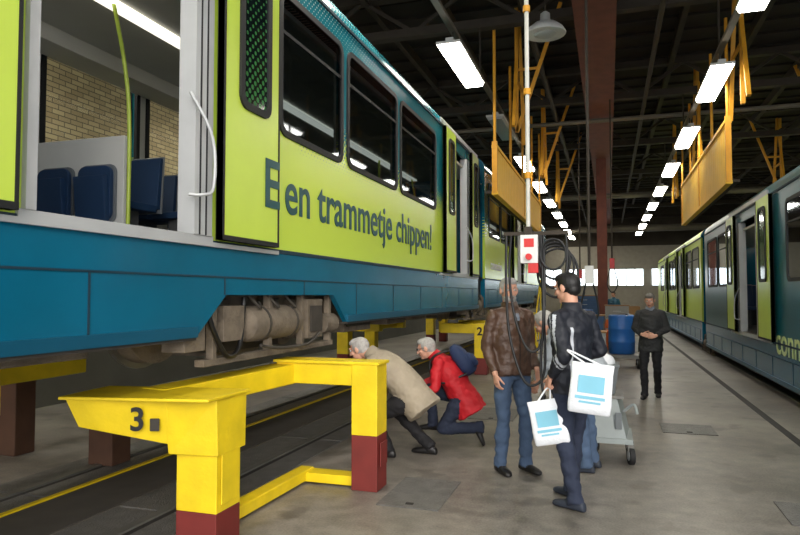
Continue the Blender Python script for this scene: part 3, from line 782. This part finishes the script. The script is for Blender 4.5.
man2, mw2, J2 = person('man_in_black_jacket', loc2, HD2, dict(
    eL=(-.255,-.15,1.17), wL=(-.19,.05,.99), handL=(.1,.35,-.9), palmL=(.7,-.4,-.3), eR=(.26,-.06,1.17), wR=(.15,.18,1.05), handR=(-.3,.8,-.3), palmR=(-.6,-.3,-.6),
    kR=(.10,.06,.50), aR=(.12,.12,.085), kL=(-.1,.0,.5), aL=(-.1,-.10,.085), look=(-.15,1,-.22), head=(0,.045,1.66), neck=(0,0,1.5)),
    m_jack, m_djean, m_shoeb, m_blackh, hem=.1, curl=(.9, 1.0), paint=p_str, scale=1.02, vox=.0075)
person('man_stooping_behind_group', (-.2, 6.42), (-.95, .25), dict(
    pel=(0,-.05,.94), waist=(0,.02,1.06), chest=(0,.16,1.2), neck=(0,.3,1.3), head=(0,.42,1.36), look=(0,.8,-.6), hup=(0,.6,.8),
    sR=(.18,.24,1.27), sL=(-.18,.24,1.27), eR=(.23,.26,.98), eL=(-.20,.32,.98), wR=(.18,.42,.82), wL=(-.14,.45,.82), hR=(.09,-.05,.92), hL=(-.09,-.05,.92)),
    m_pale, m_jean, m_shoeb, m_grey, hem=.1)
person('man_bending_in_beige_jacket', (-1.93, 6.42), (-.96, .05), dict(
    pel=(0,-.03,.58), waist=(0,.07,.70), chest=(0,.24,.86), neck=(0,.42,.98), head=(0,.57,1.02), look=(0,1,-.35), hup=(0,.3,1),
    hR=(.1,0,.55), hL=(-.1,0,.55), kR=(.17,.24,.42), kL=(-.14,.33,.40), aR=(.13,-.14,.085), aL=(-.14,.20,.085),
    sR=(.18,.35,.91), sL=(-.18,.35,.91), eR=(.24,.40,.62), eL=(-.24,.40,.62), wR=(.19,.40,.42), wL=(-.18,.46,.42), handR=(-.2,.5,-.6), handL=(.2,.5,-.6), palmR=(-.3,-.3,-.9), palmL=(.3,-.3,-.9)),
    m_beige, m_blk, m_shoe, m_grey, hem=.17, gird=1.15, scale=1.04, hemw=1.06)
pr, mwr, Jr = person('person_kneeling_in_red_jacket', (-1.57, 7.15), (-.97, -.12), dict(
    pel=(0,-.02,.42), waist=(0,.05,.54), chest=(0,.16,.72), neck=(0,.29,.85), head=(0,.40,.94), look=(0,1,-.3), hup=(0,.3,1),
    hR=(.1,0,.40), hL=(-.1,0,.40), kR=(.14,.38,.46), aR=(.15,.34,.085), kL=(-.12,.20,.075), aL=(-.12,-.22,.11), fL=(0,-.5,-.9),
    sR=(.17,.24,.79), sL=(-.17,.24,.79), eR=(.24,.34,.55), eL=(-.24,.27,.53), wR=(.18,.48,.51), wL=(-.18,.42,.42), handR=(-.1,1,-.3), handL=(0,.8,-.5), palmR=(0,-.2,-1), palmL=(.5,0,-.8)),
    m_red, m_djean, m_shoe, m_grey, hem=.2, gird=1.1, hemw=1.1, glasses=True)
person('man_in_dark_coat', (.64, 11.2), (-.15, -1), dict(
    aR=(.09,.16,.1), kR=(.1,.14,.5), aL=(-.09,-.14,.1), kL=(-.1,.04,.49), eR=(.26,-.02,1.17), wR=(.12,.2,1.08), eL=(-.26,-.02,1.17), wL=(-.1,.2,1.06),
    handR=(-1,.3,-.1), handL=(1,.3,-.1), palmR=(0,-1,0), palmL=(0,-1,0), look=(.1,1,-.4), head=(0,.05,1.65)),
    m_dark, m_blk, m_shoe, m_dgrey, hem=.16, gird=1.08, inner=m_shirt, scale=.95)
person('man_at_far_end', (.2, 28), (-.3, -1), {}, m_blue2, m_djean, m_shoe, m_blackh, hem=.1)
# bags
m_bag = M('white_plastic_bag', (236, 239, 243), .4, var=.06, scale=10, bump=.3); m_print = M('pale_blue_print', (130, 196, 218), .5)
def bag(name, mw, c, rt, w, h, th, hand, tilt=0):
    c = V(c); r = V(rt).normalized(); u = V((0, 0, 1)); n = r.cross(u).normalized()
    if tilt: q = Matrix.Rotation(tilt, 3, n); r = q @ r; u = q @ u
    b = B(); R = []
    for t, ww, tt in ((-.5, .9, .2), (-.47, .98, .6), (-.3, 1.0, 1), (0, .97, .9), (.3, .95, .5), (.47, .97, .2), (.5, .96, .1)):
        R.append((c+u*h*t, r*w/2*ww, n*th/2*tt))
    b.rings(R, m_bag, 24, pw=.55)
    for s in (-1, 1):
        for k, (a0, a1, b0, b1) in enumerate(((-.3, .3, -.08, .26), (-.34, .34, -.2, -.14), (-.25, .25, -.28, -.24))):
            z = n*s*(th/2+.004)*.97
            b.poly([c+r*w*a0+u*h*b0+z, c+r*w*a1+u*h*b0+z, c+r*w*a1+u*h*b1+z*(.8 if k == 0 else 1), c+r*w*a0+u*h*b1+z*(.8 if k == 0 else 1)], n*s*.002, m_print)
        p0 = c+u*h*.48-r*w*.18; p1 = c+u*h*.48+r*w*.18; hh = V(hand)
        b.tube([p0+n*s*.01, p0.lerp(hh, .6)-r*.01, hh-r*.012, hh+r*.012, p1.lerp(hh, .6)+r*.01, p1+n*s*.01], .007, m_bag)
    b.done(name, mat=mw)
RT = V((.6, -.8, 0))
hl = V(J2['wL'])+V(J2['handL']).normalized()*.1
bag('plastic_carrier_bag', mw2, hl+V((-.02, -.02, -.26)), RT, .27, .34, .07, hl+V((0, 0, -.01)), tilt=.2)
bag('plastic_carrier_bag.001', mw2, V((-.22, -.35, .94)), RT, .30, .36, .07, V((-.27, -.20, 1.20)), tilt=-.1)
m_bp = M('navy_backpack', (40, 58, 98), .7, var=.25, scale=10)
b = B()
dsp = (V(Jr['neck'])-V(Jr['waist'])).normalized(); nb = V((1, 0, 0)).cross(dsp).normalized()
if nb.y > 0: nb = -nb
c = V(Jr['chest'])+nb*.2
Rr = []
for t, w, d_ in ((-.21, .08, .04), (-.19, .13, .075), (-.1, .155, .09), (.05, .15, .085), (.13, .125, .06), (.17, .07, .03)):
    Rr.append((c+dsp*t, V((1,0,0))*w, nb*d_))
b.rings(Rr, m_bp, 20, pw=.7)
Rr = [(c+nb*.085+dsp*t, V((1,0,0))*w, nb*d_) for t, w, d_ in ((-.17, .06, .02), (-.15, .1, .04), (-.05, .11, .045), (0, .08, .02))]
b.rings(Rr, m_bp, 16, pw=.7)
for s in (-1, 1):
    sh = V(Jr['sR']); sh.x = s*.105
    b.tube([c+dsp*.14+V((s*.08,0,0))-nb*.04, sh+dsp*.09+nb*.03, sh+dsp*.05-nb*.09, sh-dsp*.1-nb*.155+V((s*.02,0,0)), V(Jr['chest'])-dsp*.1-nb*.1+V((s*.17,0,0)), c-dsp*.17+V((s*.13,0,0))-nb*.04], .013, m_black)
b.done('backpack', mat=mwr)
# ------------------------------------------------------------------ hanging power cables
m_cab = M('black_cable', (20, 20, 21), .5); m_wpipe = M('white_painted_pipe', (206, 204, 194), .5, var=.2); m_redb = M('red_button', (205, 36, 30), .4)
m_box = M('grey_control_box', (222, 222, 218), .5, var=.08)
root = empty('hanging_power_supply'); px, py = -.62, 5.40
b = B()
b.cyl((px, py, 2.16), (px, py, 6.55), .018, m_wpipe, seg=12)
for z in (2.6, 3.3, 4.0, 4.8): b.cyl((px, py, z), (px, py, z+.05), .03, m_ochre, seg=12)
b.box((px-.2, py-.015, 2.13), (px+.32, py+.015, 2.16), m_beam)
b.box((px-.03, py-.03, 2.1), (px+.03, py+.03, 2.2), m_beam)
b.done('drop_pipe', root)
b = B(); b.box((px-.06, py-.05, 1.9), (px+.08, py+.05, 2.13), m_box); b.box((px-.03, py-.055, 2.03), (px+.05, py-.05, 2.1), m_redb)
b.cyl((px+.01, py-.05, 1.95), (px+.01, py-.09, 1.95), .026, m_redb); b.box((px-.0, py-.04, 1.82), (px+.08, py+.04, 1.9), m_redb)
b.done('control_box', root, bevel=.006)
b = B()
b.tube([(px-.18, py, 2.14), (px-.18, py-.03, 1.7), (px-.15, py-.05, 1.3), (px-.05, py-.08, .98), (px+.05, py-.1, .92), (px+.13, py-.08, 1.05), (px+.12, py-.03, 1.5), (px+.1, py, 1.9), (px+.09, py, 2.14)], .011, m_cab)
b.tube([(px-.14, py, 2.14), (px-.16, py+.02, 1.8), (px-.11, py-.02, 1.45), (px, py-.08, 1.2), (px+.1, py-.07, 1.25), (px+.13, py-.03, 1.6), (px+.12, py, 2.14)], .011, m_cab)
for k in range(4):
    r = .10+.02*k; cx = px+.2+.01*k; cz = 1.97-.05*k
    pts = [(cx+r*math.sin(a), py-.03+.02*k, cz+r*1.25*math.cos(a)) for a in [i*math.pi/6 for i in range(13)]]
    b.tube(pts, .01, m_cab)
b.tube([(px+.1, py, 2.14), (px+.12, py-.04, 1.5), (px+.1, py-.1, 1.1), (px+.12, py-.12, .85)], .011, m_cab)
b.tube([(px+.3, py, 2.14), (px+.31, py-.02, 1.95), (px+.3, py-.04, 1.8)], .011, m_cab)
b.cyl((px+.12, py-.12, .85), (px+.115, py-.12, .72), .02, m_cab)
b.cyl((px+.3, py-.04, 1.8), (px+.3, py-.04, 1.7), .022, m_redb)
b.done('cable_loops', root)
for k, (x, y, z0) in enumerate(((-.25, 9.5, 1.9), (-.75, 19.0, 2.2), (.1, 17, 2.4))):
    b = B(); b.cyl((x, y, z0+.15), (x, y, 6.55), .02, m_beam, seg=8); b.box((x-.06, y-.05, z0-.1), (x+.06, y+.05, z0+.15), m_redb if k else m_box)
    b.tube([(x-.05, y, z0-.1), (x-.12, y, z0-.5), (x, y, z0-.7), (x+.12, y, z0-.5), (x+.05, y, z0-.1)], .013, m_cab)
    b.done('hanging_cable_reel' if k == 0 else 'hanging_cable_reel.%03d' % k)
# ------------------------------------------------------------------ cart and clutter
m_cart = M('grey_green_cart', (158, 166, 164), .5, var=.15); m_bbar = M('blue_plastic_drum', (40, 104, 182), .4); m_wh = M('rubber_wheel', (28, 28, 28), .7)
m_bin = M('grey_bin', (112, 118, 120), .5, var=.15)
def wheel(b, c, r, w, ax=(1, 0, 0)):
    c = V(c); ax = V(ax).normalized(); b.cyl(c-ax*w/2, c+ax*w/2, r, m_wh, seg=20); b.cyl(c-ax*(w/2+.004), c+ax*(w/2+.004), r*.55, m_alu, seg=16)
b = B(); x, y = .03, 6.98
b.box((x-.22, y-.3, .2), (x+.18, y+.3, .25), m_cart)
b.hexa([(x-.2,y-.28,.25),(x+.12,y-.28,.25),(x+.16,y+.28,.25),(x-.2,y+.28,.25),(x-.2,y-.2,.62),(x+.04,y-.2,.62),(x+.08,y+.26,.62),(x-.2,y+.26,.62)], m_cart)
b.box((x-.21, y-.22, .62), (x+.1, y+.28, .65), m_steel)
b.hexa([(x-.15,y-.1,.65),(x+.02,y-.1,.65),(x+.02,y+.2,.65),(x-.15,y+.2,.65),(x-.18,y-.14,.92),(x+.06,y-.14,.92),(x+.06,y+.24,.92),(x-.18,y+.24,.92)], m_bin)
b.box((x-.19, y-.15, .92), (x+.07, y+.25, .94), m_bin)
b.sph((x-.07, y+.05, .95), (.1, .13, .09), m_bag, 16)
b.box((x+.02, y-.285, .34), (x+.08, y-.28, .5), m_bin)
for sx in (-.18, .16):
    for sy in (-.24, .24):
        wheel(b, (x+sx, y+sy, .085), .085, .045, (1, .25, 0)); b.box((x+sx-.03, y+sy-.03, .12), (x+sx+.03, y+sy+.03, .2), m_steel)
b.tube([(x+.1, y-.2, .5), (x+.19, y-.26, .58), (x+.22, y-.3, .5)], .015, m_cart)
b.done('service_cart', bevel=.006)
def drum(name, x, y, z, col):
    b = B(); b.lathe((x, y, z), (0, 0, 1), [(0, .26), (.02, .285), (.25, .29), (.27, .3), (.29, .29), (.55, .29), (.57, .3), (.59, .29), (.84, .285), (.88, .27), (.88, .02)], col, 28)
    b.cyl((x+.12, y, z+.88), (x+.12, y, z+.9), .035, m_black); b.done(name)
drum('plastic_drum', .28, 15.8, .302, m_bbar)
b = B(); x, y = .3, 15.8; b.box((x-.4, y-.4, .22), (x+.4, y+.5, .3), m_steel)
for sx in (-.32, .32):
    for sy in (-.32, .4): wheel(b, (x+sx, y+sy, .11), .11, .05)
b.tube([(x-.36, y+.46, .3), (x-.36, y+.5, 1.1), (x+.36, y+.5, 1.1), (x+.36, y+.46, .3)], .02, m_steel, sub=4); b.done('drum_trolley')
m_cab1 = M('blue_tool_cabinet', (54, 88, 132), .5); m_wood = M('workbench_wood', (150, 112, 72), .7); m_cab2 = M('grey_cabinet', (150, 152, 148), .5)
def cabinet(name, x, y, w, d, h, m):
    b = B(); b.box((x-w/2, y-d/2, .08), (x+w/2, y+d/2, h), m); b.box((x-w/2+.02, y-d/2+.02, .002), (x+w/2-.02, y+d/2-.02, .08), m_black)
    n = max(2, int(h/.2))
    for i in range(n):
        z = .12+(h-.16)*i/n; b.box((x-w/2+.03, y-d/2-.012, z), (x+w/2-.03, y-d/2, z+(h-.16)/n-.02), m); b.box((x-.12, y-d/2-.03, z+.06), (x+.12, y-d/2-.012, z+.075), m_alu)
    b.box((x-w/2-.02, y-d/2-.02, h), (x+w/2+.02, y+d/2+.02, h+.03), m_wood); b.done(name, bevel=.005)
cabinet('tool_cabinet', -.35, 12.6, .6, .5, .95, m_cab2); cabinet('tool_cabinet.001', -.5, 17.6, .8, .5, 1.1, m_cab1); cabinet('tool_cabinet.002', .25, 21.5, .7, .5, 1.3, m_cab2)
cabinet('tool_cabinet.003', -.9, 26.6, 1.2, .6, 1.6, m_cab1)
def crate(name, x, y, w, d, h, m):
    b = B()
    b.box((x-w/2, y-d/2, .1), (x+w/2, y+d/2, .14), m_wood)
    for q in (-.45, 0, .4): b.box((x+q*w, y-d/2, .002), (x+q*w+.06, y+d/2, .1), m_wood)
    for z in (.14, .14+h*.36, .14+h*.72):
        for a in (0, 1): b.box((x-w/2, y-d/2+a*(d-.03), z), (x+w/2, y-d/2+.03+a*(d-.03), z+h*.28), m); b.box((x-w/2+a*(w-.03), y-d/2+.03, z), (x-w/2+.03+a*(w-.03), y+d/2-.03, z+h*.28), m)
    b.box((x-w/2+.03, y-d/2+.03, .14), (x+w/2-.03, y+d/2-.03, h*.8), m); b.done(name, bevel=.004)
m_or = M('orange_crate', (206, 96, 34), .6); m_wcr = M('white_crate', (214, 214, 208), .6)
crate('storage_crate', .5, 18.6, .7, .6, .6, m_wcr); crate('storage_crate.001', -.1, 19.3, .6, .6, .8, m_or); crate('storage_crate.002', .6, 24.5, .9, .8, 1.1, m_wood); crate('storage_crate.003', -.95, 14.0, .5, .5, .5, m_wcr)
b = B(); x, y = -.95, 20.6
for sx in (-.6, .6):
    for sy in (-.3, .3): b.box((x+sx-.03, y+sy-.03, 0), (x+sx+.03, y+sy+.03, .85), m_steel)
b.box((x-.7, y-.4, .85), (x+.7, y+.4, .9), m_wood); b.box((x-.65, y-.35, .3), (x+.65, y+.35, .33), m_steel)
b.box((x-.5, y-.2, .9), (x-.1, y+.1, 1.15), m_redb); b.box((x+.1, y-.2, .9), (x+.5, y+.15, 1.2), m_bbar); b.done('workbench')
for k, (x, y, m) in enumerate(((-.6, 24.0, m_redb), (.25, 23.6, m_redb))):
    b = B(); b.lathe((x, y, .002), (0, 0, 1), [(0, .1), (.02, .11), (.5, .11), (.58, .08), (.62, .03), (.66, .03)], m); b.tube([(x, y, .64), (x+.1, y, .6), (x+.13, y, .3)], .012, m_black)
    b.box((x-.05, y-.02, .64), (x+.05, y+.02, .68), m_black); b.done('fire_extinguisher' if k == 0 else 'fire_extinguisher.001')
b = B()
for i in range(4):
    b.box((-1.65, 15.6+i*.3, .28*(i+1)-.03), (-1.05, 15.9+i*.3, .28*(i+1)), m_steel)
for x in (-1.65, -1.08):
    b.bar((x+.015, 15.55, .0+.05), (x+.015, 16.8, 1.2), .03, .08, m_yellow); b.cyl((x+.015, 16.8, 0), (x+.015, 16.8, 2.0), .02, m_yellow, seg=8); b.cyl((x+.015, 15.6, 0), (x+.015, 15.6, 1.1), .02, m_yellow, seg=8)
    b.tube([(x+.015, 15.6, 1.1), (x+.015, 16.8, 2.0)], .02, m_yellow, sub=1)
b.done('maintenance_steps')
# ------------------------------------------------------------------ camera / light
cam = bpy.data.cameras.new('camera'); co = bpy.data.objects.new('camera', cam); S.collection.objects.link(co)
cam.sensor_width = 36; cam.lens = 650/800*36; co.location = (0, 0, 1.64)
co.rotation_euler = (math.radians(90+2.42), 0, math.radians(17.75)); cam.clip_start = .05; cam.clip_end = 200
S.camera = co
w = bpy.data.worlds.new('world'); S.world = w; w.use_nodes = True
w.node_tree.nodes['Background'].inputs[0].default_value = (.92, .94, 1, 1); w.node_tree.nodes['Background'].inputs[1].default_value = 3.0
sun = bpy.data.lights.new('sun', 'SUN'); sun.energy = 2.0; sun.angle = math.radians(30); sun.color = (1, .93, .83)
so = bpy.data.objects.new('sun', sun); S.collection.objects.link(so)
so.rotation_euler = V((-.45, .85, -.33)).to_track_quat('-Z', 'Y').to_euler()
